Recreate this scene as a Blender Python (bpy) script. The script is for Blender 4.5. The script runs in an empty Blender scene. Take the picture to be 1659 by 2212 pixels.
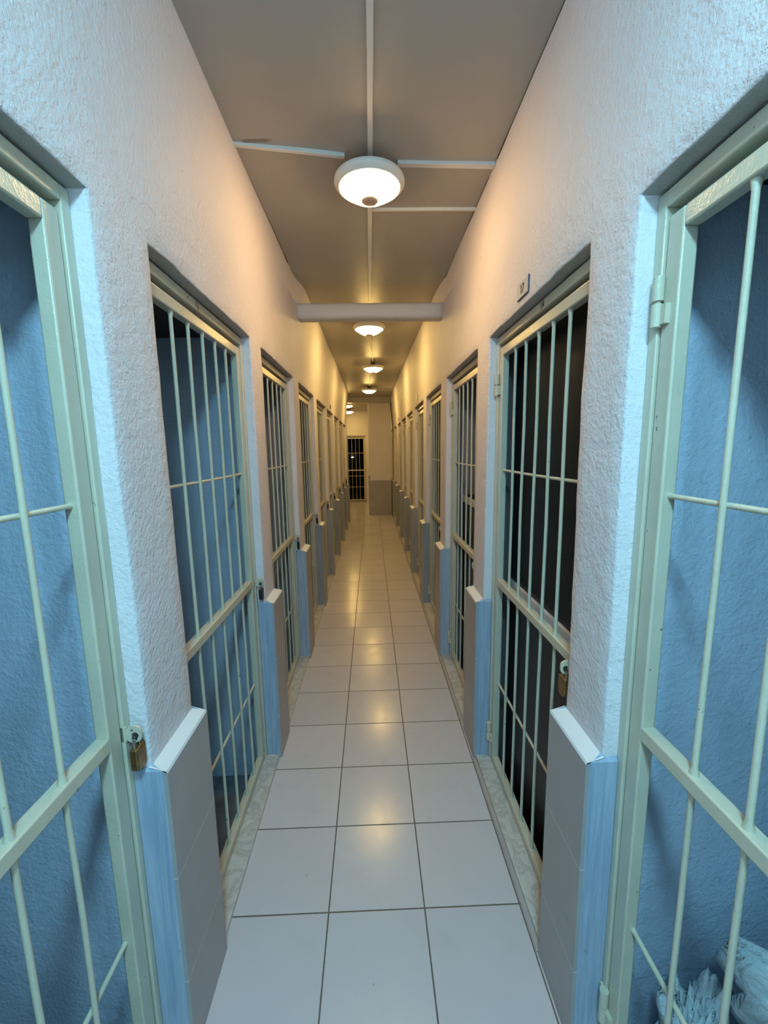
import bpy, bmesh, math, random
from mathutils import Vector, Matrix, noise

random.seed(7)
SC = bpy.context.scene
COL = SC.collection
PI = math.pi

# ------------------------------------------------------------------ camera
F_PX, PITCH, YAW, ROLL, CAM_H = 899.46, 0.14925, 0.02841, -0.01568, 1.5668
cp, sp, cy, sy = math.cos(PITCH), math.sin(PITCH), math.cos(YAW), math.sin(YAW)
fwd = Vector((sy * cp, cy * cp, -sp))
rgt = Vector((cy, -sy, 0))
upv = rgt.cross(fwd)
r2 = rgt * math.cos(ROLL) + upv * math.sin(ROLL)
u2 = -rgt * math.sin(ROLL) + upv * math.cos(ROLL)
cam = bpy.data.cameras.new('camera')
cam.sensor_fit = 'HORIZONTAL'
cam.sensor_width = 36
cam.lens = F_PX / 1659 * 36
cam.clip_start = 0.02
cam_o = bpy.data.objects.new('camera', cam)
cam_o.matrix_world = Matrix(((r2.x, u2.x, -fwd.x, 0), (r2.y, u2.y, -fwd.y, 0), (r2.z, u2.z, -fwd.z, CAM_H), (0, 0, 0, 1)))
COL.objects.link(cam_o)
SC.camera = cam_o

# ------------------------------------------------------------------ light and exposure
WARM = (1.0, 0.625, 0.265)
WARM_FAR = (1.0, 0.65, 0.195)
COOL = (0.36, 0.80, 1.0)
WARM_POWER = 68.0
WARM_FAR_POWER = 78.0
COOL_POWER = 335.0
COOL_POWER_FAR = 150.0
world = bpy.data.worlds.new('world')
world.use_nodes = True
world.node_tree.nodes['Background'].inputs[0].default_value = (0.5, 0.6, 0.7, 1)
world.node_tree.nodes['Background'].inputs[1].default_value = 0.01
SC.world = world
SC.view_settings.view_transform = 'Standard'
SC.view_settings.look = 'None'
SC.view_settings.exposure = -0.1
SC.view_settings.gamma = 1.0
SC.view_settings.use_curve_mapping = False
try:
    SC.cycles.use_denoising = True
    SC.cycles.max_bounces = 6
    SC.cycles.diffuse_bounces = 4
    SC.cycles.glossy_bounces = 3
    SC.cycles.sample_clamp_indirect = 4.0
    SC.cycles.caustics_reflective = False
    SC.cycles.caustics_refractive = False
except Exception:
    pass


# ------------------------------------------------------------------ materials
def nt_new(name):
    m = bpy.data.materials.new(name)
    m.use_nodes = True
    nt = m.node_tree
    return m, nt, nt.nodes['Principled BSDF']


def nd(nt, typ, **kw):
    n = nt.nodes.new(typ)
    for k, v in kw.items():
        setattr(n, k, v)
    return n


def coords(nt):
    return nd(nt, 'ShaderNodeNewGeometry').outputs['Position']


def mix_rgb(nt, fac, a, b):
    n = nd(nt, 'ShaderNodeMix', data_type='RGBA')
    for i, v in ((0, fac), (6, a), (7, b)):
        if hasattr(v, 'is_linked'):
            nt.links.new(v, n.inputs[i])
        elif i:
            n.inputs[i].default_value = (*v, 1)
        else:
            n.inputs[i].default_value = v
    return n.outputs[2]


def noise_tex(nt, scale, detail=4, rough=0.55, vec=None, dist=0.0):
    n = nd(nt, 'ShaderNodeTexNoise')
    n.inputs['Scale'].default_value = scale
    n.inputs['Detail'].default_value = detail
    n.inputs['Roughness'].default_value = rough
    n.inputs['Distortion'].default_value = dist
    nt.links.new(vec if vec else coords(nt), n.inputs['Vector'])
    return n.outputs['Fac']


def ramp(nt, fac, lo, hi, a=0.0, b=1.0):
    n = nd(nt, 'ShaderNodeMapRange')
    n.inputs[1].default_value, n.inputs[2].default_value = lo, hi
    n.inputs[3].default_value, n.inputs[4].default_value = a, b
    nt.links.new(fac, n.inputs[0])
    return n.outputs[0]


def mth(nt, op, a, b=None):
    n = nd(nt, 'ShaderNodeMath', operation=op)
    for i, v in enumerate((a, b)):
        if v is None:
            continue
        if hasattr(v, 'is_linked'):
            nt.links.new(v, n.inputs[i])
        else:
            n.inputs[i].default_value = v
    return n.outputs[0]


def bump(nt, bs, h, strength, dist):
    n = nd(nt, 'ShaderNodeBump')
    n.inputs['Strength'].default_value = strength
    n.inputs['Distance'].default_value = dist
    nt.links.new(h, n.inputs['Height'])
    nt.links.new(n.outputs[0], bs.inputs['Normal'])


def simple(name, col, rough=0.5, metal=0.0, spec=0.5, var=0.06, vscale=9.0, bmp=0.0, bscale=150.0, bdist=0.001):
    m, nt, bs = nt_new(name)
    c2 = tuple(max(0, c * (1 - var)) for c in col)
    c1 = tuple(min(1, c * (1 + var)) for c in col)
    nt.links.new(mix_rgb(nt, ramp(nt, noise_tex(nt, vscale), 0.3, 0.7), c2, c1), bs.inputs['Base Color'])
    bs.inputs['Roughness'].default_value = rough
    bs.inputs['Metallic'].default_value = metal
    bs.inputs['Specular IOR Level'].default_value = spec
    if bmp:
        bump(nt, bs, noise_tex(nt, bscale, 3), bmp, bdist)
    return m


def plaster(name, col, rough=0.6, strength=0.85, specks=True):
    m, nt, bs = nt_new(name)
    base = mix_rgb(nt, ramp(nt, noise_tex(nt, 3.0, 5), 0.3, 0.7), tuple(c * 0.96 for c in col), tuple(min(1, c * 1.03) for c in col))
    if specks:   # pits and little chips in the paint
        sp_ = ramp(nt, noise_tex(nt, 26.0, 2, 0.5), 0.755, 0.775)
        base = mix_rgb(nt, mth(nt, 'MULTIPLY', sp_, 0.35), base, tuple(c * 0.45 for c in col))
    nt.links.new(base, bs.inputs['Base Color'])
    bs.inputs['Roughness'].default_value = rough
    bs.inputs['Specular IOR Level'].default_value = 0.35
    h = mth(nt, 'ADD', noise_tex(nt, 95.0, 3, 0.6), mth(nt, 'MULTIPLY', noise_tex(nt, 22.0, 3, 0.5), 1.2))
    bump(nt, bs, h, strength, 0.004)
    return m


def floor_tile_mat():
    m, nt, bs = nt_new('glazed_floor_tile')
    s = nd(nt, 'ShaderNodeSeparateXYZ')
    nt.links.new(coords(nt), s.inputs[0])
    x = mth(nt, 'DIVIDE', mth(nt, 'ADD', s.outputs[0], 0.1765), 0.33)
    y = mth(nt, 'DIVIDE', mth(nt, 'SUBTRACT', s.outputs[1], 1.2132), 0.33)
    def edge(v):
        f = mth(nt, 'FRACT', v)
        return mth(nt, 'MINIMUM', f, mth(nt, 'SUBTRACT', 1.0, f))
    wob = mth(nt, 'MULTIPLY', mth(nt, 'SUBTRACT', noise_tex(nt, 40.0, 2), 0.5), 0.004)
    e = mth(nt, 'ADD', mth(nt, 'MINIMUM', edge(x), edge(y)), wob)
    g = ramp(nt, e, 0.0055, 0.0095, 1.0, 0.0)
    cb = nd(nt, 'ShaderNodeCombineXYZ')
    nt.links.new(mth(nt, 'FLOOR', x), cb.inputs[0])
    nt.links.new(mth(nt, 'FLOOR', y), cb.inputs[1])
    wn = nd(nt, 'ShaderNodeTexWhiteNoise', noise_dimensions='3D')
    nt.links.new(cb.outputs[0], wn.inputs['Vector'])
    tint = mix_rgb(nt, wn.outputs['Value'], (0.57, 0.53, 0.56), (0.61, 0.57, 0.60))
    spk = ramp(nt, noise_tex(nt, 31.0, 2, 0.5), 0.765, 0.78)
    tint = mix_rgb(nt, mth(nt, 'MULTIPLY', spk, 0.5), tint, (0.12, 0.11, 0.10))
    dirt = ramp(nt, noise_tex(nt, 5.0, 5, 0.6), 0.55, 0.8)
    tint = mix_rgb(nt, mth(nt, 'MULTIPLY', dirt, 0.18), tint, (0.28, 0.26, 0.24))
    nt.links.new(mix_rgb(nt, g, tint, (0.115, 0.105, 0.09)), bs.inputs['Base Color'])
    r = ramp(nt, noise_tex(nt, 14.0, 4), 0.3, 0.7, 0.17, 0.24)
    nt.links.new(mth(nt, 'ADD', r, mth(nt, 'MULTIPLY', g, 0.4)), bs.inputs['Roughness'])
    bump(nt, bs, mth(nt, 'SUBTRACT', mth(nt, 'MULTIPLY', noise_tex(nt, 60.0, 2), 0.05), g), 0.35, 0.002)
    off = nd(nt, 'ShaderNodeVectorMath', operation='MULTIPLY_ADD')      # every tile lies a trifle out of level
    nt.links.new(wn.outputs['Color'], off.inputs[0])
    off.inputs[1].default_value = (0.016, 0.020, 0.0)
    off.inputs[2].default_value = (-0.008, -0.010, 1.0)
    nrm = nd(nt, 'ShaderNodeVectorMath', operation='NORMALIZE')
    nt.links.new(off.outputs[0], nrm.inputs[0])
    bn = [n for n in nt.nodes if n.type == 'BUMP'][0]
    nt.links.new(nrm.outputs[0], bn.inputs['Normal'])
    return m


def wall_tile_mat():
    m, nt, bs = nt_new('grey_wall_tile')
    s = nd(nt, 'ShaderNodeSeparateXYZ')
    nt.links.new(coords(nt), s.inputs[0])
    f = mth(nt, 'FRACT', mth(nt, 'DIVIDE', mth(nt, 'ADD', s.outputs[2], 0.070), 0.305))
    e = mth(nt, 'MINIMUM', f, mth(nt, 'SUBTRACT', 1.0, f))
    g = ramp(nt, e, 0.003, 0.0065, 1.0, 0.0)
    t = mix_rgb(nt, ramp(nt, noise_tex(nt, 6.0, 4), 0.3, 0.7), (0.37, 0.345, 0.345), (0.42, 0.39, 0.39))
    scuff = ramp(nt, noise_tex(nt, 17.0, 3, 0.7), 0.70, 0.78)
    t = mix_rgb(nt, mth(nt, 'MULTIPLY', scuff, 0.2), t, (0.12, 0.12, 0.12))
    nt.links.new(mix_rgb(nt, g, t, (0.62, 0.61, 0.60)), bs.inputs['Base Color'])
    bs.inputs['Roughness'].default_value = 0.42
    bump(nt, bs, mth(nt, 'SUBTRACT', 1.0, g), 0.3, 0.0015)
    return m


def brushed_blue(name, ca, cb):
    m, nt, bs = nt_new(name)
    mp = nd(nt, 'ShaderNodeMapping')
    mp.inputs['Scale'].default_value = (90, 90, 4)
    nt.links.new(coords(nt), mp.inputs[0])
    st = ramp(nt, noise_tex(nt, 1.0, 3, 0.6, mp.outputs[0]), 0.35, 0.65)
    c = mix_rgb(nt, st, ca, cb)
    chips = ramp(nt, noise_tex(nt, 38.0, 2), 0.73, 0.75)
    c = mix_rgb(nt, mth(nt, 'MULTIPLY', chips, 0.7), c, (0.20, 0.30, 0.36))
    nt.links.new(c, bs.inputs['Base Color'])
    bs.inputs['Roughness'].default_value = 0.45
    bump(nt, bs, st, 0.3, 0.002)
    return m


def marble():
    m, nt, bs = nt_new('grey_veined_marble')
    v = noise_tex(nt, 11.0, 6, 0.6, None, 0.8)
    k = ramp(nt, mth(nt, 'ABSOLUTE', mth(nt, 'SUBTRACT', v, 0.5)), 0.0, 0.06)
    c = mix_rgb(nt, k, (0.42, 0.405, 0.38), (0.56, 0.55, 0.52))
    nt.links.new(c, bs.inputs['Base Color'])
    bs.inputs['Roughness'].default_value = 0.28
    return m


def gate_paint():
    m, nt, bs = nt_new('glossy_cream_paint')
    c = mix_rgb(nt, ramp(nt, noise_tex(nt, 7.0, 4), 0.3, 0.7), (0.56, 0.52, 0.405), (0.62, 0.575, 0.45))
    chip = ramp(nt, noise_tex(nt, 55.0, 2, 0.5), 0.745, 0.76)
    c = mix_rgb(nt, mth(nt, 'MULTIPLY', chip, 0.8), c, (0.10, 0.08, 0.06))
    nt.links.new(c, bs.inputs['Base Color'])
    bs.inputs['Roughness'].default_value = 0.27
    bs.inputs['Specular IOR Level'].default_value = 0.5
    h = mth(nt, 'ADD', noise_tex(nt, 60.0, 3), mth(nt, 'MULTIPLY', noise_tex(nt, 240.0, 2), 0.35))
    bump(nt, bs, h, 0.28, 0.003)
    return m


def ceiling_mat():
    m, nt, bs = nt_new('ceiling_paint')
    s = nd(nt, 'ShaderNodeSeparateXYZ')
    nt.links.new(coords(nt), s.inputs[0])
    c = mix_rgb(nt, ramp(nt, noise_tex(nt, 2.5, 5), 0.3, 0.7), (0.39, 0.365, 0.335), (0.43, 0.405, 0.37))
    # a scraped patch of old dark paint beside the cable trunking
    dx = mth(nt, 'DIVIDE', mth(nt, 'ABSOLUTE', mth(nt, 'ADD', s.outputs[0], 0.425)), 0.062)
    dy = mth(nt, 'DIVIDE', mth(nt, 'ABSOLUTE', mth(nt, 'SUBTRACT', s.outputs[1], 1.833)), 0.010)
    d = mth(nt, 'ADD', mth(nt, 'MAXIMUM', dx, dy), mth(nt, 'MULTIPLY', noise_tex(nt, 60.0, 3), 0.9))
    c = mix_rgb(nt, ramp(nt, d, 1.2, 1.5, 0.75, 0.0), c, (0.16, 0.12, 0.09))
    nt.links.new(c, bs.inputs['Base Color'])
    bs.inputs['Roughness'].default_value = 0.42
    bs.inputs['Specular IOR Level'].default_value = 0.45
    h = mth(nt, 'ADD', noise_tex(nt, 9.0, 3, 0.5), mth(nt, 'MULTIPLY', noise_tex(nt, 120.0, 2), 0.06))
    bump(nt, bs, h, 0.35, 0.006)
    return m


def emitter(name, col, strength):
    m, nt, bs = nt_new(name)
    e = nd(nt, 'ShaderNodeEmission')
    e.inputs[0].default_value = (*col, 1)
    e.inputs[1].default_value = strength
    nt.links.new(e.outputs[0], nt.nodes['Material Output'].inputs['Surface'])
    return m


def plastic_bag_mat():
    m, nt, bs = nt_new('thin_white_plastic')
    bs.inputs['Base Color'].default_value = (0.62, 0.72, 0.78, 1)
    bs.inputs['Roughness'].default_value = 0.3
    bs.inputs['Transmission Weight'].default_value = 0.0
    bs.inputs['Alpha'].default_value = 0.8
    bump(nt, bs, noise_tex(nt, 24.0, 4, 0.6, None, 1.2), 0.7, 0.02)
    return m


M_WALL = plaster('white_wall_plaster', (0.76, 0.71, 0.735))
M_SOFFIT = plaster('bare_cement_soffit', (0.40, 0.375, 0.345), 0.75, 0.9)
M_SHADECELL = plaster('shade_toned_cell_plaster', (0.30, 0.295, 0.32), 0.6, 0.4)  # dimmer light of the farther cells put into the plaster colour
M_DEEPSHADECELL = plaster('deep_shade_cell_plaster', (0.15, 0.145, 0.15), 0.6, 0.4)  # deeper cell shade painted into the colour
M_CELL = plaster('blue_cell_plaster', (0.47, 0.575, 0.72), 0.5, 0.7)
M_SHADEBACK = plaster('shade_darkened_cell_plaster', (0.06, 0.075, 0.10), 0.6, 0.4)  # darkened to soak up bounce and deepen the shade inside the cells
M_CEIL = ceiling_mat()
M_BEAM = plaster('beam_plaster', (0.66, 0.63, 0.62), 0.6, 0.3)
M_FLOOR = floor_tile_mat()
M_WTILE = wall_tile_mat()
M_BLUE = brushed_blue('brushed_blue_paint', (0.27, 0.36, 0.50), (0.40, 0.48, 0.59))
M_GREYBLUE = brushed_blue('worn_grey_paint', (0.27, 0.28, 0.30), (0.36, 0.37, 0.39))
M_LEDGE = plaster('white_ledge_paint', (0.72, 0.72, 0.74), 0.5, 0.15, False)
M_MARBLE = marble()
M_GATE = gate_paint()
M_TRUNK = simple('white_trunking_plastic', (0.74, 0.73, 0.70), 0.45)
M_RIM = simple('white_lamp_enamel', (0.78, 0.76, 0.72), 0.35, var=0.03)
M_SENSOR = simple('brown_sensor_plastic', (0.58, 0.40, 0.29), 0.4, var=0.2, vscale=60)
M_WARM = emitter('warm_lit_glass', WARM, WARM_POWER)
M_WARM_FAR = emitter('yellow_lit_glass', WARM_FAR, WARM_FAR_POWER)
M_COOL = emitter('cool_lit_glass', COOL, COOL_POWER)
M_COOL_FAR = emitter('bright_cool_lit_glass', COOL, COOL_POWER_FAR)
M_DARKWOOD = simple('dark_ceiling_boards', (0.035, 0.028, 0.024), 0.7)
M_CELLFLOOR = simple('dark_glossy_cell_floor', (0.17, 0.18, 0.20), 0.2, var=0.3)
M_BRASS = simple('worn_brass', (0.26, 0.15, 0.06), 0.38, 0.75, var=0.25, vscale=70)
M_BLACKLOCK = simple('black_lock_casing', (0.022, 0.020, 0.020), 0.4)
M_STEEL = simple('bright_steel', (0.62, 0.62, 0.62), 0.18, 1.0)
M_PLATE = simple('white_plate_plastic', (0.66, 0.62, 0.60), 0.35, var=0.03)
M_PLATEEDGE = simple('dark_plate_edge', (0.08, 0.06, 0.07), 0.5)
M_INK = simple('dark_ink', (0.03, 0.022, 0.045), 0.5)
M_BLACKGLASS = simple('black_glass', (0.010, 0.012, 0.015), 0.45, spec=0.2)
M_BLACKCASE = simple('black_cabinet_lacquer', (0.015, 0.013, 0.013), 0.45)
M_RAIL = simple('white_rail_plastic', (0.60, 0.58, 0.58), 0.4)
M_BAG = plastic_bag_mat()
M_RUST = simple('rust_brown', (0.16, 0.07, 0.035), 0.8)


# ------------------------------------------------------------------ mesh helpers
def mesh_obj(name, bm, mats, parent=None, smooth=False, bevel=0.0, segs=2):
    bmesh.ops.recalc_face_normals(bm, faces=bm.faces)
    me = bpy.data.meshes.new(name)
    bm.to_mesh(me)
    bm.free()
    for m in (mats if isinstance(mats, (list, tuple)) else [mats]):
        me.materials.append(m)
    if smooth:
        for p in me.polygons:
            p.use_smooth = True
    if not smooth:
        me.set_sharp_from_angle(angle=math.radians(38))
    o = bpy.data.objects.new(name, me)
    COL.objects.link(o)
    if parent:
        o.parent = parent
    if bevel:
        b = o.modifiers.new('edge', 'BEVEL')
        b.width = bevel
        b.segments = segs
        b.limit_method = 'ANGLE'
        b.angle_limit = math.radians(40)
    return o


def box(bm, x0, x1, y0, y1, z0, z1, mi=0):
    v = [bm.verts.new((x, y, z)) for x in (x0, x1) for y in (y0, y1) for z in (z0, z1)]
    for f in ((0, 1, 3, 2), (4, 6, 7, 5), (0, 4, 5, 1), (2, 3, 7, 6), (0, 2, 6, 4), (1, 5, 7, 3)):
        bm.faces.new([v[i] for i in f]).material_index = mi
    return v


def ring_tube(bm, pts, rads, n=12, cap=True, mi=0):
    """A round tube through pts with a radius at every point."""
    rings = []
    for i, p in enumerate(pts):
        p = Vector(p)
        a = Vector(pts[max(0, i - 1)])
        b = Vector(pts[min(len(pts) - 1, i + 1)])
        t = (b - a).normalized()
        ref = Vector((0, 0, 1)) if abs(t.z) < 0.9 else Vector((1, 0, 0))
        s = t.cross(ref).normalized()
        w = s.cross(t)
        rings.append([bm.verts.new(p + (s * math.cos(2 * PI * k / n) + w * math.sin(2 * PI * k / n)) * rads[i]) for k in range(n)])
    for i in range(len(rings) - 1):
        for k in range(n):
            f = bm.faces.new((rings[i][k], rings[i][(k + 1) % n], rings[i + 1][(k + 1) % n], rings[i + 1][k]))
            f.material_index = mi
            f.smooth = True
    if cap:
        for rr in (rings[0][::-1], rings[-1]):
            bm.faces.new(rr).material_index = mi


def lathe(bm, prof, n=40, mi=0):
    """Revolve (radius, z) points about the z axis."""
    rings = []
    for r, z in prof:
        if r < 1e-6:
            rings.append([bm.verts.new((0, 0, z))])
        else:
            rings.append([bm.verts.new((r * math.cos(2 * PI * k / n), r * math.sin(2 * PI * k / n), z)) for k in range(n)])
    for a, b in zip(rings, rings[1:]):
        for k in range(n):
            j = (k + 1) % n
            if len(a) == 1 and len(b) == 1:
                continue
            vs = (a[0], b[j], b[k]) if len(a) == 1 else (a[k], a[j], b[0]) if len(b) == 1 else (a[k], a[j], b[j], b[k])
            f = bm.faces.new(vs)
            f.material_index = mi
            f.smooth = True


def empty(name, loc, rz=0.0):
    o = bpy.data.objects.new(name, None)
    o.empty_display_size = 0.1
    o.location = loc
    o.rotation_euler = (0, 0, rz)
    COL.objects.link(o)
    return o


def tag(o, label=None, cat=None, group=None, kind=None):
    if label:
        o['label'] = label
    if cat:
        o['category'] = cat
    if group:
        o['group'] = group
    if kind:
        o['kind'] = kind
    return o


def structure(o, label):
    o['kind'] = 'structure'
    o['label'] = label
    return o


def copy_tree(o, parent=None):
    c = o.copy()
    COL.objects.link(c)
    if parent:
        c.parent = parent
    for ch in list(o.children):
        copy_tree(ch, c)
    return c


# ------------------------------------------------------------------ layout
W = 0.85                      # width of a gate opening
TOP_L, TOP_R = 2.068, 2.045   # lintel heights
LC = [0.467, 1.54, 2.577, 3.637, 4.68, 5.66, 6.69, 7.67, 8.62]
RC = [0.445, 1.485, 2.543, 3.622, 4.68, 5.79, 6.82, 7.92, 9.10, 10.72]
Y0, YL, YR, YB = -3.4, 9.14, 12.68, 12.68
ZC = 2.765
XF = 0.53                     # wall face
XO = 0.62                     # back of the opening
XCELL = 2.45
LABEL_N = ['nearest the camera', 'second along', 'third along', 'fourth along', 'fifth along', 'sixth along', 'seventh along', 'eighth along', 'ninth along', 'tenth along']
ORD = ['first', 'second', 'third', 'fourth', 'fifth', 'sixth', 'seventh', 'eighth', 'ninth', 'tenth']


def wall_x(side, y, z):
    """Distance of the plastered face from the middle of the corridor."""
    t = max(0.0, min(1.0, (z - 2.12) / (ZC - 2.12)))
    b = max(0.0, min(1.0, (y - 3.1) / 0.25))
    far = max(0.0, min(1.0, (y - 3.3) / 5.0))
    if side < 0:
        top = (1 - b) * 0.512 + b * 0.470
    else:
        top = (1 - b) * 0.552 + b * (0.527 - 0.05 * far)
    x = XF + (top - XF) * t
    n = noise.noise(Vector((side * 3.1, y * 1.3, z * 1.3))) * 0.004 + noise.noise(Vector((side * 7.7, y * 6, z * 6))) * 0.0012
    return x + n


def build_wall(side, centres, top, yend, name):
    bm = bmesh.new()
    edges = []
    for c in centres:
        edges += [c - W / 2, c + W / 2]
    ys = []
    lims = [Y0] + edges + [yend]
    for a, b in zip(lims, lims[1:]):
        n = max(1, round((b - a) / 0.045))
        ys += [a + (b - a) * i / n for i in range(n)]
    ys.append(yend)
    zs = [top * i / 40 for i in range(40)] + [top + (ZC + 0.02 - top) * i / 14 for i in range(15)]
    iy = {round(v, 5): i for i, v in enumerate(ys)}
    opens = [(iy[round(c - W / 2, 5)], iy[round(c + W / 2, 5)]) for c in centres]
    kt = 40

    def in_open(i, k):
        return k < kt and any(a <= i < b for a, b in opens)
    grid = {}

    def vert(i, k):
        if (i, k) not in grid:
            y, z = ys[i], zs[k]
            x = wall_x(side, y, z)
            if k == kt and any(a < i < b for a, b in opens):      # uneven, chipped lintel edge
                z += 0.010 * abs(noise.noise(Vector((side * 5, y * 7, 1)))) + 0.006 * max(0, noise.noise(Vector((side, y * 31, 4))))
            for a, b in opens:
                if i in (a, b) and 0 < k <= kt:
                    s = -1 if i == a else 1
                    y += s * (0.006 * noise.noise(Vector((side * 2 + i, z * 5, 3))) + 0.004 * noise.noise(Vector((side * 2 + i, z * 27, 8))))
            grid[(i, k)] = bm.verts.new((side * x, y, z))
        return grid[(i, k)]
    for i in range(len(ys) - 1):
        for k in range(len(zs) - 1):
            if not in_open(i, k):
                bm.faces.new((vert(i, k), vert(i + 1, k), vert(i + 1, k + 1), vert(i, k + 1)))
    back = {}

    def bvert(i, k):
        if (i, k) not in back:
            y, z = ys[i], zs[k]
            back[(i, k)] = bm.verts.new((side * XO, y, z))
        return back[(i, k)]
    for a, b in opens:
        for i in (a, b):
            for k in range(kt):
                bm.faces.new((vert(i, k), vert(i, k + 1), bvert(i, k + 1), bvert(i, k)))
        for i in range(a, b):
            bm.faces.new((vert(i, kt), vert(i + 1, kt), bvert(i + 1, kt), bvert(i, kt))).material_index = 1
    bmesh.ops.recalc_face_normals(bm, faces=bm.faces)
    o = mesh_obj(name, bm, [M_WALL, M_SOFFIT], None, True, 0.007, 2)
    return o


# ------------------------------------------------------------------ structure
structure(build_wall(-1, LC, TOP_L, YL, 'wall_left'), 'white plastered left wall of the corridor with cell openings')
structure(build_wall(1, RC, TOP_R, YR, 'wall_right'), 'white plastered right wall of the corridor with cell openings')

bm = bmesh.new()
box(bm, -0.62, 0.62, Y0, YB + 0.2, -0.2, 0.0)
box(bm, -3.0, -0.62, YL + 0.12, YB + 0.2, -0.2, 0.0)
structure(mesh_obj('floor', bm, M_FLOOR), 'grey square glazed tiles on the corridor floor')

bm = bmesh.new()
ny, nx = 90, 8
ye = 9.86
g = [[bm.verts.new((-0.62 + 1.24 * j / nx, Y0 + (ye - Y0) * i / ny, ZC + 0.006 * noise.noise(Vector((j * 0.5, i * 0.35, 2))))) for j in range(nx + 1)] for i in range(ny + 1)]
for i in range(ny):
    for j in range(nx):
        bm.faces.new((g[i][j], g[i][j + 1], g[i + 1][j + 1], g[i + 1][j]))
box(bm, -3.0, 0.62, ye, ye + 0.14, 2.64, 2.80)
box(bm, -3.0, 0.62, ye + 0.14, YB + 0.2, 2.695, 2.80)
box(bm, -3.0, -0.50, YL, ye + 0.001, 2.695, 2.80)
structure(mesh_obj('ceiling', bm, M_CEIL, None, True), 'painted ceiling boards over the corridor')
bpy.data.objects['ceiling'].data.polygons.foreach_set('use_smooth', [len(bpy.data.objects['ceiling'].data.polygons) and i < ny * nx for i in range(len(bpy.data.objects['ceiling'].data.polygons))])

# round-edged plastered beam crossing below the ceiling
bm = bmesh.new()
prof = []
for k in range(24):
    a = 2 * PI * k / 24
    px = math.copysign(abs(math.cos(a)) ** 0.55, math.cos(a)) * 0.065
    pz = math.copysign(abs(math.sin(a)) ** 0.55, math.sin(a)) * 0.056
    prof.append((3.245 + px, 2.562 + pz))
sl = []
for j in range(13):
    x = -0.56 + 1.12 * j / 12
    sl.append([bm.verts.new((x, py + 0.004 * noise.noise(Vector((x * 4, pz * 5, 9))), pz + 0.003 * noise.noise(Vector((x * 5, py * 5, 1))))) for py, pz in prof])
for a, b in zip(sl, sl[1:]):
    for k in range(24):
        bm.faces.new((a[k], a[(k + 1) % 24], b[(k + 1) % 24], b[k]))
bm.faces.new(sl[0][::-1])
bm.faces.new(sl[-1])
structure(mesh_obj('ceiling_beam', bm, M_BEAM, None, True), 'round-edged plastered beam crossing the corridor below the ceiling')

# end wall with its gate opening, and the dark passage beyond
END_C, END_T = -0.585, 1.985
bm = bmesh.new()
box(bm, END_C + W / 2, 0.62, YB, YB + 0.12, 0, 2.75)
box(bm, -3.0, END_C - W / 2, YB, YB + 0.12, 0, 2.75)
box(bm, END_C - W / 2, END_C + W / 2, YB, YB + 0.12, END_T, 2.75)
structure(mesh_obj('wall_back', bm, M_WALL), 'plastered end wall with a barred gate')
bm = bmesh.new()
box(bm, -3.1, -3.0, YL, YB + 0.1, 0, 2.75)
structure(mesh_obj('wall_lobby_side', bm, M_WALL), 'side wall of the lobby at the far end')
bm = bmesh.new()
box(bm, -3.0, -0.52, YL - 0.02, YL + 0.1, 0, 2.75)
structure(mesh_obj('wall_lobby_front', bm, M_WALL), 'wall closing the last cell towards the far lobby')
bm = bmesh.new()
box(bm, -0.62, 0.62, Y0 - 0.1, Y0, -0.1, 2.8)
structure(mesh_obj('wall_front', bm, M_WALL), 'plastered wall behind the viewer')
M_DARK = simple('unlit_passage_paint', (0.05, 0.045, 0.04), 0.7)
bm = bmesh.new()
box(bm, -2.0, 0.6, 18.0, 18.1, -0.1, 2.7)
box(bm, -2.1, -2.0, YB + 0.12, 18.1, -0.1, 2.7)
box(bm, 0.6, 0.7, YB + 0.12, 18.1, -0.1, 2.7)
box(bm, -2.1, 0.7, YB + 0.12, 18.1, 2.6, 2.7)
box(bm, -2.1, 0.7, YB + 0.2, 18.1, -0.1, -0.02)
structure(mesh_obj('wall_passage', bm, M_DARK), 'dark unlit passage behind the end gate')

# pillar at the far end with its tiled base
bm = bmesh.new()
box(bm, -0.035, 0.47, 10.0, 10.42, 0, 2.73)
structure(mesh_obj('wall_pillar', bm, M_WALL, None, False, 0.008), 'plastered pillar at the far end of the corridor')
n_trim = 0


def trim(bm, mats, label, **kw):
    global n_trim
    n_trim += 1
    return structure(mesh_obj('trim_%d' % n_trim, bm, mats, None, **kw), label)


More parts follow.
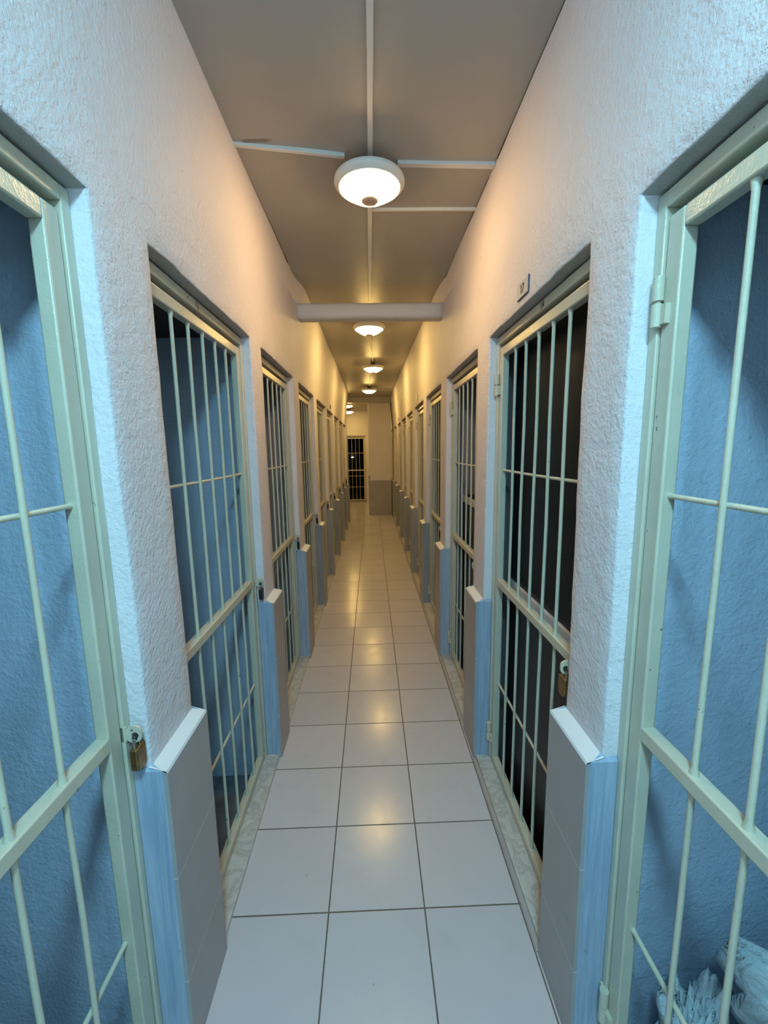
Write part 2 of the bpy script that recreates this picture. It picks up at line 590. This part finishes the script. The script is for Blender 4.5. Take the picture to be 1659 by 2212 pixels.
def wainscot(side, ya, yb, wrap_a, wrap_b, label, flank):
    """Tiled dado on one pier: tile face, sloping white ledge, blue painted flanks."""
    bm = bmesh.new()
    a, b = ya - (0.006 if wrap_a else 0), yb + (0.006 if wrap_b else 0)
    xo, xi = 0.49, 0.564
    zt = 0.832 + 0.006 * noise.noise(Vector((ya, side, 2)))
    s = side
    def q(pts, mi):
        f = bm.faces.new([bm.verts.new((s * x, y, z)) for x, y, z in pts])
        f.material_index = mi
    # tile slab stands a little proud, its cut edge showing
    q([(xo, a, 0), (xo, b, 0), (xo, b, zt - 0.006), (xo, a, zt - 0.006)], 0)
    q([(xo, a, zt - 0.006), (xo, b, zt - 0.006), (xo + 0.003, b, zt), (xo + 0.003, a, zt)], 1)
    q([(xo + 0.003, a, zt), (xo + 0.003, b, zt), (0.532, b, zt + 0.012), (0.532, a, zt + 0.012)], 1)
    for y in (a, b):
        if (y == a and not wrap_a) or (y == b and not wrap_b):
            continue
        q([(xo, y, 0), (xo + 0.010, y, 0), (xo + 0.010, y, zt), (xo, y, zt - 0.006)], 0)
        d = 0.004 if y == b else -0.004
        q([(xo + 0.010, y, 0), (xi, y + d, 0), (xi, y + d, zt + 0.004), (xo + 0.010, y, zt)], 2)
        e = -0.05 if y == b else 0.05
        q([(xo + 0.010, y, zt), (xi, y + d, zt + 0.004), (xi, y + e * 0.2, zt + 0.018), (0.530, y + e * 0.2, zt + 0.018)], 2)
    return trim(bm, [M_WTILE, M_LEDGE, flank], label)


for side, cs, yend, nm in ((-1, LC, YL, 'left'), (1, RC, 10.6, 'right')):
    lims = [(Y0, cs[0] - W / 2)] + [(cs[i] + W / 2, cs[i + 1] - W / 2) for i in range(len(cs) - 1)]
    if nm == 'left':
        lims.append((cs[-1] + W / 2, yend))
    for i, (a, b) in enumerate(lims):
        wainscot(side, a, b, i > 0, True, 'grey tiled dado with white ledge on %s wall %s gate' % (nm, 'after the ' + ORD[i - 1] if i else 'before the first'), M_BLUE if i < 4 else M_GREYBLUE)

bm = bmesh.new()
box(bm, -0.06, 0.475, 9.965, 10.0, 0, 0.835, 0)
box(bm, -0.06, 0.475, 9.96, 10.002, 0.835, 0.85, 1)
box(bm, -0.075, -0.035, 10.0, 10.42, 0, 0.95, 0)
trim(bm, [M_WTILE, M_LEDGE], 'grey tiled dado on the pillar at the far end')

# dark gap where the ceiling boards meet the walls
for side, ya, yb in ((1, 0.9, 1.93), (1, 2.05, 3.15), (-1, 1.9, 2.9)):
    bm = bmesh.new()
    n = 40
    pts = [(side * (wall_x(side, ya + (yb - ya) * k / n, ZC) - 0.001), ya + (yb - ya) * k / n, ZC - 0.001) for k in range(n + 1)]
    ring_tube(bm, pts, [0.0012 + 0.0035 * max(0, noise.noise(Vector((side * 3, p[1] * 4, 6)))) for p in pts], 6)
    trim(bm, M_DARKWOOD, 'thin dark gap between the ceiling boards and the %s wall' % ('right' if side > 0 else 'left'))

# marble thresholds
for side, cs, nm in ((-1, LC, 'left'), (1, RC, 'right')):
    for i, c in enumerate(cs):
        bm = bmesh.new()
        x0, x1 = (0.503, 0.60)
        xs = sorted((side * x0, side * x1))
        box(bm, xs[0], xs[1], c - W / 2 - 0.004, c + W / 2 + 0.004, 0.0, 0.02)
        trim(bm, M_MARBLE, 'grey marble threshold under the %s gate of the %s wall' % (ORD[i], nm), bevel=0.003)
        if side > 0:      # narrow tile strip along the right thresholds
            bm = bmesh.new()
            box(bm, 0.487, 0.5035, c - W / 2 + 0.01, c + W / 2 - 0.01, 0.0, 0.008)
            trim(bm, M_WTILE, 'narrow cut tile strip beside the marble threshold of the %s right gate' % ORD[i], bevel=0.002)

# cells: partitions, back walls, dark ceilings and floors
for side, cs, yend, nm in ((-1, LC, YL, 'left'), (1, RC, 11.6, 'right')):
    lims = [(cs[0] - W / 2 - 0.25, cs[0] - W / 2 - 0.02)] + [(cs[i] + W / 2 + 0.022, cs[i + 1] - W / 2 - 0.022) for i in range(len(cs) - 1)] + [(cs[-1] + W / 2 + 0.022, yend)]
    for i, (a, b) in enumerate(lims):
        bm = bmesh.new()
        xs = sorted((side * 0.605, side * XCELL))
        nz, nxx = 16, 22
        for y, sg in ((a, -1), (b, 1)):
            vs = [[bm.verts.new((side * (0.605 + (XCELL - 0.605) * j / nxx), y + 0.005 * noise.noise(Vector((j * 0.5, k * 0.5, i * 3 + side))), -0.14 + 2.24 * k / nz)) for j in range(nxx + 1)] for k in range(nz + 1)]
            for k in range(nz):
                for j in range(nxx):
                    bm.faces.new((vs[k][j], vs[k][j + 1], vs[k + 1][j + 1], vs[k + 1][j])).material_index = 0 if sg < 0 else 1  # faces turned away down the corridor painted darker to cut bounced light
        box(bm, xs[0], xs[1], a + 0.012, b - 0.012, -0.14, 2.1)
        structure(mesh_obj('wall_cell_%s_%d' % (nm, i + 1), bm, [M_CELL if i < 3 and (side, i) != (1, 2) else M_SHADECELL if i == 3 else M_DEEPSHADECELL, M_DEEPSHADECELL], None, True), '%s plastered partition beside the %s cell on the %s' % ('blue' if i < 3 and (side, i) != (1, 2) else 'shade-darkened', ORD[min(i, 9)], nm))  # farther partitions get darker colours in place of weaker light
        if i == len(lims) - 1:
            break
    bm = bmesh.new()
    xs = sorted((side * XCELL, side * (XCELL + 0.1)))
    box(bm, xs[0], xs[1], -0.3, yend, -0.14, 2.1)
    structure(mesh_obj('wall_cell_back_' + nm, bm, M_SHADEBACK), 'shade-darkened blue back wall of the cells on the ' + nm)
    bm = bmesh.new()
    xs = sorted((side * 0.60, side * (XCELL + 0.1)))
    box(bm, xs[0], xs[1], -0.3, yend, 2.075, 2.14)
    structure(mesh_obj('ceiling_cell_' + nm, bm, M_DARKWOOD), 'dark ceiling of the cells on the ' + nm)
    bm = bmesh.new()
    box(bm, xs[0], xs[1], -0.3, yend, -0.2, -0.12)
    structure(mesh_obj('floor_cell_' + nm, bm, M_CELLFLOOR), 'dark glossy floor of the cells on the ' + nm)


# ------------------------------------------------------------------ barred gates
def hinge_mesh(bm, x, z):
    ring_tube(bm, [(x, 0.030, z - 0.045), (x, 0.030, z - 0.003)], [0.0105, 0.0105], 14)
    ring_tube(bm, [(x, 0.030, z + 0.003), (x, 0.030, z + 0.047)], [0.0105, 0.0105], 14)
    ring_tube(bm, [(x, 0.030, z - 0.004), (x, 0.030, z + 0.004)], [0.006, 0.006], 10)
    box(bm, x - 0.024, x - 0.004, 0.030, 0.040, z + 0.006, z + 0.044)
    box(bm, x + 0.004, x + 0.024, 0.030, 0.043, z - 0.042, z - 0.006)


def hasp_mesh(bm, lock_in):
    """Rounded lug with a hole, standing off the latch stile; its plane faces along the corridor."""
    n = 28
    cy_, cz = 0.016, 0.943
    hw, hh = 0.017, 0.020
    out, inn = [], []
    for k in range(n):
        a = 2 * PI * k / n
        c, s = math.cos(a), math.sin(a)
        t = min(hw / abs(c) if abs(c) > 1e-6 else 9, hh / abs(s) if abs(s) > 1e-6 else 9)
        t = min(t, math.hypot(hw, hh) - 0.006)
        out.append((cy_ + c * t, cz + s * t))
        inn.append((cy_ + c * 0.008 - 0.003, cz + s * 0.008 - 0.003))
    X = W / 2 - lock_in
    r = {}
    for nm, ring in (('o', out), ('i', inn)):
        for x in (X - 0.003, X + 0.003):
            r[nm, x] = [bm.verts.new((x, yy, zz)) for yy, zz in ring]
    a, b = X - 0.003, X + 0.003
    for k in range(n):
        j = (k + 1) % n
        bm.faces.new((r['o', a][k], r['o', a][j], r['i', a][j], r['i', a][k]))
        bm.faces.new((r['o', b][k], r['i', b][k], r['i', b][j], r['o', b][j]))
        bm.faces.new((r['o', a][k], r['o', b][k], r['o', b][j], r['o', a][j]))
        bm.faces.new((r['i', a][k], r['i', a][j], r['i', b][j], r['i', b][k]))
    box(bm, X - 0.004, X + 0.004, 0.032, 0.046, 0.925, 0.960)


def make_gate(top, lock_in=0.022):
    root = empty('barred_gate', (0, 0, 0))
    h = W / 2
    ft = top - 0.006                      # top of the fixed frame
    lt = ft - 0.047                       # top of the leaf
    bm = bmesh.new()
    yo, yi = 0.035, 0.078
    for s in (-1, 1):
        xs = sorted((s * (h - 0.001), s * (h - 0.026)))
        box(bm, xs[0], xs[1], yo, yi, 0.018, ft)
        xs = sorted((s * (h - 0.026), s * (h - 0.034)))   # rebate strip behind the leaf
        box(bm, xs[0], xs[1], yi - 0.006, yi, 0.018, ft)
    box(bm, -h + 0.026, h - 0.026, yo, yi, ft - 0.030, ft)
    mesh_obj('door_frame', bm, M_GATE, root, False, 0.004, 3)
    l0, li = h - 0.029, 0.355
    ya, yb = 0.040, 0.070
    bm = bmesh.new()
    for s in (-1, 1):
        xs = sorted((s * l0, s * li))
        box(bm, xs[0], xs[1], ya, yb, 0.026, lt)
    box(bm, -li, li, ya, yb, lt - 0.036, lt)
    box(bm, -li, li, ya, yb, 0.026, 0.060)
    mesh_obj('leaf_frame', bm, M_GATE, root, False, 0.004, 3)
    bm = bmesh.new()
    box(bm, -li - 0.001, li + 0.001, ya - 0.001, yb, 0.935, 0.967)
    mesh_obj('middle_rail', bm, M_GATE, root, False, 0.003, 2)
    yb_ = 0.052
    for k in range(5):
        x = 0.115 * (k - 2) + 0.006 + random.uniform(-0.004, 0.004)
        for z0, z1 in ((0.964, lt - 0.033), (0.057, 0.938)):
            bm = bmesh.new()
            m = z1 - z0
            w = [random.uniform(-0.002, 0.002) for _ in range(4)]
            ring_tube(bm, [(x, yb_, z0), (x, yb_, z0 + 0.008), (x, yb_, z0 + 0.02), (x + w[0], yb_ + w[1], z0 + m * 0.35), (x + w[2], yb_ + w[3], z0 + m * 0.7), (x, yb_, z1 - 0.02), (x, yb_, z1 - 0.008), (x, yb_, z1)],
                      [0.0095, 0.0078, 0.0057, 0.0057, 0.0057, 0.0057, 0.0076, 0.0088], 12)
            mesh_obj('bar', bm, M_GATE, root)
    for z, yy in ((1.467, 0.0585), (0.446, 0.0610)):
        bm = bmesh.new()
        ring_tube(bm, [(-li - 0.004, yy, z), (-li + 0.01, yy, z), (0, yy + 0.001, z - 0.002), (li - 0.01, yy, z), (li + 0.004, yy, z)], [0.0075, 0.0055, 0.0055, 0.0055, 0.0075], 12)
        mesh_obj('cross_bar', bm, M_GATE, root)
    for z in (1.838, 0.165):
        bm = bmesh.new()
        hinge_mesh(bm, -h + 0.029, z)
        mesh_obj('hinge', bm, M_GATE, root)
    bm = bmesh.new()
    hasp_mesh(bm, lock_in)
    mesh_obj('hasp', bm, M_GATE, root)
    return root


gates = {}
look_l = ['with a brass padlock', 'lit blue wall behind its bars', 'just short of the ceiling beam',
          'just past the ceiling beam', 'after four others', 'under a small dark plate', 'three before the far lobby', 'two before the far lobby', 'last before the far lobby']
look_r = ['bags in its cell', 'under the plate seventeen', 'cabinet with a white rail behind its bars',
          'just past the ceiling beam', 'under a small pale plate', 'after five others', 'after six others', 'under a small dark plate', 'last before the pillar', 'half hidden behind the pillar']
for side, cs, top, nm, looks in ((-1, LC, TOP_L, 'left', look_l), (1, RC, TOP_R, 'right', look_r)):
    proto = make_gate(top, 0.022 if side < 0 else 0.036)
    for i, c in enumerate(cs):
        o = proto if i == 0 else copy_tree(proto)
        o.location = (side * XF, c, 0)
        o.rotation_euler = (0, 0, PI / 2 if side < 0 else -PI / 2)
        gates[nm, i] = o
        tag(o, '%s cream barred gate of the %s wall, %s' % (ORD[i], nm, looks[i]), 'gate', 'barred cell gates along the corridor')
o = make_gate(END_T)
o.location = (END_C, YB - 0.005, 0)
tag(o, 'barred gate in the end wall facing the camera, darkness behind', 'gate', 'barred cell gates along the corridor')
bm = bmesh.new()
ring_tube(bm, [(-0.349, 0.069, 0.776), (0, 0.069, 0.776), (0.349, 0.069, 0.776)], [0.0065] * 3, 12)
mesh_obj('cross_bar', bm, M_GATE, o)


def ink_strokes(parent, strokes, x, z, h):
    """Pen strokes on the front of a fixed frame."""
    bm = bmesh.new()
    for st in strokes:
        ring_tube(bm, [(x + px * h, 0.0348, z + pz * h) for px, pz in st], [h * 0.045] * len(st), 6)
    return mesh_obj('pen_mark', bm, M_INK, parent)


zr = TOP_R - 0.024
ink_strokes(gates['right', 1], [[(0.18, 0.0), (0.02, 0.25), (0.0, 0.5), (0.06, 0.8), (0.2, 1.0)],
                                [(0.42, 0.15), (0.5, 0.7), (0.66, 1.0), (0.84, 0.8), (0.9, 0.12)],
                                [(0.56, 0.35), (0.66, 0.6), (0.72, 0.35)]], 0.055, zr - 0.012, 0.026)
zl = TOP_L - 0.024
ink_strokes(gates['left', 1], [[(0.14, 0.9), (0.02, 0.8), (0.0, 0.45), (0.16, 0.2)],
                               [(0.45, 1.0), (0.62, 0.85), (0.74, 0.7)], [(0.62, 0.6), (0.64, 0.05)]], -0.07, zl - 0.012, 0.026)
bm = bmesh.new()
bmesh.ops.create_icosphere(bm, subdivisions=2, radius=0.006, matrix=Matrix.Translation((0.01, 0.039, 0.950)) @ Matrix.Diagonal((1.3, 0.4, 0.9, 1)))
mesh_obj('rust_spot', bm, M_RUST, gates['right', 0])


# ------------------------------------------------------------------ padlocks
def make_padlock(body_mat, w, h, name):
    """Origin at the top of the shackle bow, body hanging below; wide along local x."""
    root = empty(name, (0, 0, 0))
    bm = bmesh.new()
    pts = []
    n = 20
    t = 0.009
    outl = [(-w / 2, -0.026), (w / 2, -0.026)]
    for k in range(9):      # rounded lower edge
        a = -PI * k / 8
        outl.append((w / 2 * math.cos(a), -0.026 - h + 0.012 + 0.012 * math.sin(a)))
    for y in (-t, t):
        pts.append([bm.verts.new((x, y, z)) for x, z in outl])
    bm.faces.new(pts[0])
    bm.faces.new(pts[1][::-1])
    for k in range(len(outl)):
        j = (k + 1) % len(outl)
        bm.faces.new((pts[0][k], pts[1][k], pts[1][j], pts[0][j]))
    mesh_obj('lock_body', bm, body_mat, root, False, 0.0035, 3)
    bm = bmesh.new()
    r = w * 0.27
    arc = [(-r, 0, -0.028), (-r, 0, -0.012)] + [(r * math.cos(PI - PI * k / 8), 0, -0.012 + r * math.sin(PI - PI * k / 8)) for k in range(1, 8)] + [(r, 0, -0.012), (r, 0, -0.028)]
    ring_tube(bm, arc, [0.0034] * len(arc), 10)
    mesh_obj('shackle', bm, M_STEEL, root)
    bm = bmesh.new()
    cov = [(r * math.cos(2.4 - 2.7 * k / 8), 0, -0.012 + r * math.sin(2.4 - 2.7 * k / 8)) for k in range(9)]
    ring_tube(bm, cov, [0.0058] * 9, 10)
    mesh_obj('shackle_cover', bm, M_BLACKLOCK, root)
    bm = bmesh.new()
    ring_tube(bm, [(0, -0.004, -0.026 - h - 0.001), (0, -0.004, -0.026 - h + 0.004)], [0.0045, 0.0045], 12)
    mesh_obj('keyway', bm, M_BLACKLOCK, root)
    return root


def place_lock(side, i, proto, first, label, dz=0.0, turn=0.0):
    c = (LC if side < 0 else RC)[i]
    o = proto if first else copy_tree(proto)
    lx, ly = W / 2 - (0.022 if side < 0 else 0.036), 0.012
    wy = c + lx if side < 0 else c - lx
    o.location = (side * (XF + ly), wy, 0.940 + dz)
    o.rotation_euler = (0, 0, PI / 2 + turn)
    tag(o, label, 'padlock', 'padlocks on the cell gates')


brass = make_padlock(M_BRASS, 0.038, 0.058, 'padlock')
place_lock(-1, 0, brass, True, 'big brown brass padlock on the first left gate, over tiled dado', 0, 0.0)
place_lock(1, 1, brass, False, 'brass padlock with bright shackle on the gate below plate seventeen', 0, 0.0)
black = make_padlock(M_BLACKLOCK, 0.032, 0.056, 'padlock')
used = False
for side, i in ((-1, 1), (-1, 2), (-1, 3), (-1, 4), (-1, 5), (-1, 6), (-1, 7), (-1, 8), (1, 2), (1, 3), (1, 4), (1, 5), (1, 6), (1, 7), (1, 8)):
    place_lock(side, i, black, not used, 'black padlock on the %s gate along the %s wall' % (ORD[i], 'left' if side < 0 else 'right'), 0, 0.0)
    used = True


# ------------------------------------------------------------------ ceiling lamps
def make_lamp(mat):
    root = empty('ceiling_light', (0, 0, 0))
    bm = bmesh.new()
    lathe(bm, [(0.0, 0.03), (0.028, 0.03), (0.030, -0.006), (0.030, -0.075), (0.0, -0.075)], 40)
    mesh_obj('lamp_base', bm, M_PLATEEDGE, root)
    bm = bmesh.new()
    lathe(bm, [(0.0, -0.048), (0.140, -0.048), (0.149, -0.051), (0.152, -0.058), (0.152, -0.066), (0.149, -0.071), (0.133, -0.0845), (0.1295, -0.0845), (0.128, -0.070), (0.0, -0.056)], 56)
    mesh_obj('rim', bm, M_RIM, root)
    bm = bmesh.new()
    lathe(bm, [(0.129, -0.080), (0.127, -0.084), (0.118, -0.0905), (0.104, -0.101), (0.083, -0.114), (0.058, -0.125), (0.036, -0.131), (0.0, -0.132)], 56)
    mesh_obj('glass_shade', bm, mat, root)
    bm = bmesh.new()
    lathe(bm, [(0.036, -0.128), (0.036, -0.134), (0.031, -0.139), (0.016, -0.142), (0.0, -0.143)], 32)
    mesh_obj('motion_sensor', bm, M_SENSOR, root)
    return root


lamp = make_lamp(M_WARM)
LAMPS = [((0.016, 1.985, ZC), 'round ceiling light nearest the camera, brown sensor in its glass'),
         ((0.004, 4.13, ZC), 'round lit ceiling light seen just under the ceiling beam'),
         ((0.052, 6.06, ZC), 'round lit ceiling light, second past the ceiling beam'),
         ((-0.014, 8.28, ZC), 'round lit ceiling light in front of the far pillar'),
         ((-0.555, 10.3, 2.695), 'upper small ceiling light in the far lobby beside the pillar'),
         ((-0.60, 11.9, 2.695), 'lower small ceiling light in the far lobby above the end gate')]
for i, (loc, lab) in enumerate(LAMPS):
    o = lamp if i == 0 else copy_tree(lamp) if i == 1 else copy_tree(far_lamp)
    if i == 1:
        far_lamp = o
        for ch in o.children:
            if ch.name.startswith('glass_shade'):
                ch.data = ch.data.copy()
                ch.data.materials[0] = M_WARM_FAR
    o.location = loc
    tag(o, lab, 'ceiling light', 'ceiling lights along the corridor')
o = make_lamp(M_COOL)
o.location = (0.01, -0.30, ZC)
tag(o, 'cool white ceiling light just overhead of the camera', 'ceiling light', 'ceiling lights along the corridor')

o = make_lamp(M_COOL_FAR)
o.location = (0.01, -2.40, ZC)
tag(o, 'cool white ceiling light well behind the camera', 'ceiling light', 'ceiling lights along the corridor')


# ------------------------------------------------------------------ cable trunking on the ceiling
def trunk(a, b, w, h, label, z=ZC):
    a, b = Vector((*a, 0)), Vector((*b, 0))
    d = (b - a).normalized()
    s = Vector((-d.y, d.x, 0)) * (w / 2)
    L = (b - a).length
    n = max(2, int(L / 0.15))
    bm = bmesh.new()
    rows = []
    for i in range(n + 1):
        p = a + d * L * i / n + s.normalized() * 0.0025 * noise.noise(Vector((a.x * 9 + i * 0.7, a.y, 1)))
        rows.append([bm.verts.new((p + s * k + Vector((0, 0, z + 0.004 - (h + 0.004) * dz)))) for k, dz in ((-1, 0), (-1, 1), (1, 1), (1, 0))])
    for r, q in zip(rows, rows[1:]):
        for k in range(4):
            bm.faces.new((r[k], r[(k + 1) % 4], q[(k + 1) % 4], q[k]))
    bm.faces.new(rows[0][::-1])
    bm.faces.new(rows[-1])
    o = mesh_obj('cable_trunking', bm, M_TRUNK, None, False, 0.0015, 1)
    return tag(o, label, 'cable trunking', 'white cable trunking on the ceiling')


trunk((0.022, -0.2), (0.020, 1.93), 0.020, 0.013, 'white cable trunking running along the ceiling into the front lamp')
trunk((-0.535, 1.840), (-0.085, 1.910), 0.017, 0.013, 'white trunking across the ceiling between front lamp and left wall')
trunk((0.135, 1.952), (0.552, 1.962), 0.026, 0.014, 'broad white trunking between front lamp and right wall')
trunk((0.028, 2.298), (0.556, 2.294), 0.016, 0.011, 'thin white trunking reaching the right wall behind the front lamp')
trunk((0.018, 2.03), (0.014, 4.02), 0.023, 0.012, 'white trunking along the ceiling over the beam')
trunk((0.010, 4.24), (0.045, 5.95), 0.017, 0.012, 'white trunking between the two lamps past the beam')
trunk((0.045, 6.17), (-0.010, 8.17), 0.017, 0.012, 'white trunking leading to the lamp before the pillar')
trunk((0.10, 8.28), (0.49, 8.22), 0.010, 0.009, 'thin cable run from the fourth lamp to the right wall')
trunk((-0.45, 10.3), (-0.05, 10.3), 0.025, 0.016, 'bright trunking between the upper lobby lamp and pillar', 2.695)
trunk((-0.575, 10.41), (-0.595, 11.79), 0.017, 0.012, 'trunking between the two lobby lamps', 2.695)
bm = bmesh.new()
ring_tube(bm, [(-0.045, 9.992, 2.66), (-0.047, 9.992, 2.0), (-0.043, 9.993, 1.25)], [0.011] * 3, 10)
tag(mesh_obj('cable_pipe', bm, M_TRUNK), 'white vertical cable pipe on the corner of the far pillar', 'cable pipe')


# ------------------------------------------------------------------ number plates
def plate(side, y, z, w, h, label, text=None, mat=None, name='number_plate'):
    root = empty(name, (side * (wall_x(side, y, z) + 0.0), y, z), PI / 2 if side < 0 else -PI / 2)
    bm = bmesh.new()
    box(bm, -w / 2, w / 2, -0.0045, 0.002, -h / 2, h / 2)
    mesh_obj('backing', bm, M_PLATEEDGE, root)
    bm = bmesh.new()
    box(bm, -w / 2 + 0.0015, w / 2 - 0.0015, -0.0060, -0.003, -h / 2 + 0.0015, h / 2 - 0.0015)
    mesh_obj('plate_face', bm, mat or M_PLATE, root)
    if text:
        bm = bmesh.new()
        k = h * 0.27
        def stroke(pts, wd):
            for (xa, za), (xb, zb) in zip(pts, pts[1:]):
                d = Vector((xb - xa, 0, zb - za)).normalized()
                o_ = Vector((-d.z, 0, d.x)) * wd / 2
                a_, b_ = Vector((xa, 0, za)), Vector((xb, 0, zb))
                f = [[bm.verts.new(p + Vector((0, y, 0))) for p in (a_ + o_, b_ + o_, b_ - o_, a_ - o_)] for y in (-0.0066, -0.0058)]
                bm.faces.new(f[0])
                bm.faces.new(f[1][::-1])
                for q in range(4):
                    bm.faces.new((f[0][q], f[1][q], f[1][(q + 1) % 4], f[0][(q + 1) % 4]))
        stroke([(-0.55 * k, -k), (-0.55 * k, k), (-0.95 * k, 0.55 * k)], 0.40 * k)          # 1
        stroke([(0.05 * k, 0.88 * k), (0.98 * k, 0.88 * k), (0.38 * k, -k)], 0.38 * k)      # 7
        mesh_obj('numerals', bm, M_INK, root)
    return tag(root, label, 'number plate', 'number plates above the gates')


plate(1, 1.497, 2.100, 0.102, 0.054, 'white door number plate reading seventeen above second right gate', '17')
plate(1, 4.77, 2.135, 0.10, 0.054, 'small pale number plate above the fifth right gate')
plate(1, 7.95, 2.12, 0.10, 0.054, 'small dark number plate above the eighth right gate', None, M_PLATEEDGE)
plate(-1, 5.66, 2.135, 0.10, 0.054, 'small dark number plate above the sixth left gate', None, M_PLATEEDGE)


# ------------------------------------------------------------------ things in the cells
def cabinet(y0, y1, x0, x1, ztop, rail_z, label, tall):
    root = empty('dark_cabinet', ((x0 + x1) / 2, (y0 + y1) / 2, -0.12))
    ox, oy = root.location.x, root.location.y
    bm = bmesh.new()
    box(bm, x0 + 0.006 - ox, x1 - ox, y0 - oy, y1 - oy, 0.0, ztop + 0.12)
    mesh_obj('body', bm, M_BLACKCASE, root, False, 0.004)
    if tall:
        bm = bmesh.new()
        box(bm, x0 - ox, x0 + 0.02 - ox, y0 + 0.01 - oy, y1 - 0.01 - oy, rail_z + 0.065 + 0.12, ztop - 0.01 + 0.12)
        mesh_obj('upper_panel', bm, M_BLACKGLASS, root, False, 0.003)
    bm = bmesh.new()
    box(bm, x0 - ox, x0 + 0.02 - ox, y0 + 0.01 - oy, y1 - 0.01 - oy, 0.03, rail_z - 0.01 + 0.12)
    mesh_obj('lower_panel', bm, M_BLACKCASE, root, False, 0.003)
    bm = bmesh.new()
    box(bm, x0 - 0.006 - ox, x0 + 0.02 - ox, y0 + 0.005 - oy, y1 - 0.005 - oy, rail_z + 0.12, rail_z + 0.045 + 0.12)
    mesh_obj('rail', bm, M_RAIL, root, False, 0.004)
    return tag(root, label, 'cabinet')


cabinet(1.075, 1.925, 0.650, 1.10, 2.03, 0.905, 'tall black glass-fronted cabinet with white rail behind second right gate', True)
cabinet(2.13, 2.985, 0.650, 1.10, 1.235, 1.19, 'low black cabinet with white top rail behind third right gate', False)


def crumple(loc, r, sq, seed, label, knot=None):
    bm = bmesh.new()
    bmesh.ops.create_icosphere(bm, subdivisions=5, radius=1.0)
    for v in bm.verts:
        d = v.co.normalized()
        n1 = noise.noise(d * 1.6 + Vector((seed, 0, 0)))
        rd = 1 - abs(noise.noise(d * 3.3 + Vector((0, seed, 0)))) * 0.8
        rd2 = 1 - abs(noise.noise(d * 7.5 + Vector((0, 0, seed)))) * 0.5 - abs(noise.noise(d * 15 + Vector((seed, 0, seed)))) * 0.16
        k = (1 + 0.42 * n1) * (0.62 + 0.42 * rd) * rd2
        v.co = Vector((d.x * sq[0], d.y * sq[1], d.z * sq[2])) * r * k
        if v.co.z < -sq[2] * r * 0.55:
            v.co.z = -sq[2] * r * 0.55
    o = mesh_obj('plastic_bag', bm, M_BAG, None, True)
    o.location = (loc[0], loc[1], -0.12 + sq[2] * r * 0.55)
    return tag(o, label, 'plastic bag', 'plastic bags in the near right cell')


crumple((1.09, 0.63, 0), 0.40, (0.85, 0.52, 1.35), 3.0, 'tall crumpled white plastic bag heaped in the near right cell')
crumple((0.735, 0.765, 0), 0.19, (0.52, 0.5, 1.6), 11.0, 'small white plastic bag just inside the near right gate')
crumple((1.45, 0.22, 0), 0.24, (1.0, 0.8, 1.2), 23.0, 'crumpled white plastic bag deepest in the near right cell')

# a far lamp in the passage behind the end gate
root = empty('wall_lamp', (-0.80, 17.99, 1.27))
bm = bmesh.new()
box(bm, -0.07, 0.07, -0.03, 0.01, -0.05, 0.0)
mesh_obj('bracket', bm, M_RIM, root)
bm = bmesh.new()
lathe(bm, [(0.0, -0.03), (0.03, -0.025), (0.045, 0.0), (0.03, 0.02), (0.0, 0.025)], 20)
s = mesh_obj('lamp_glass', bm, emitter('distant_lamp_glass', (1.0, 0.9, 0.75), 12.0), root)
s.location = (0, -0.06, 0.0)
s.scale = (0.75, 0.5, 0.4)
tag(root, 'tiny bright lamp far off in the dark behind the end gate', 'lamp')
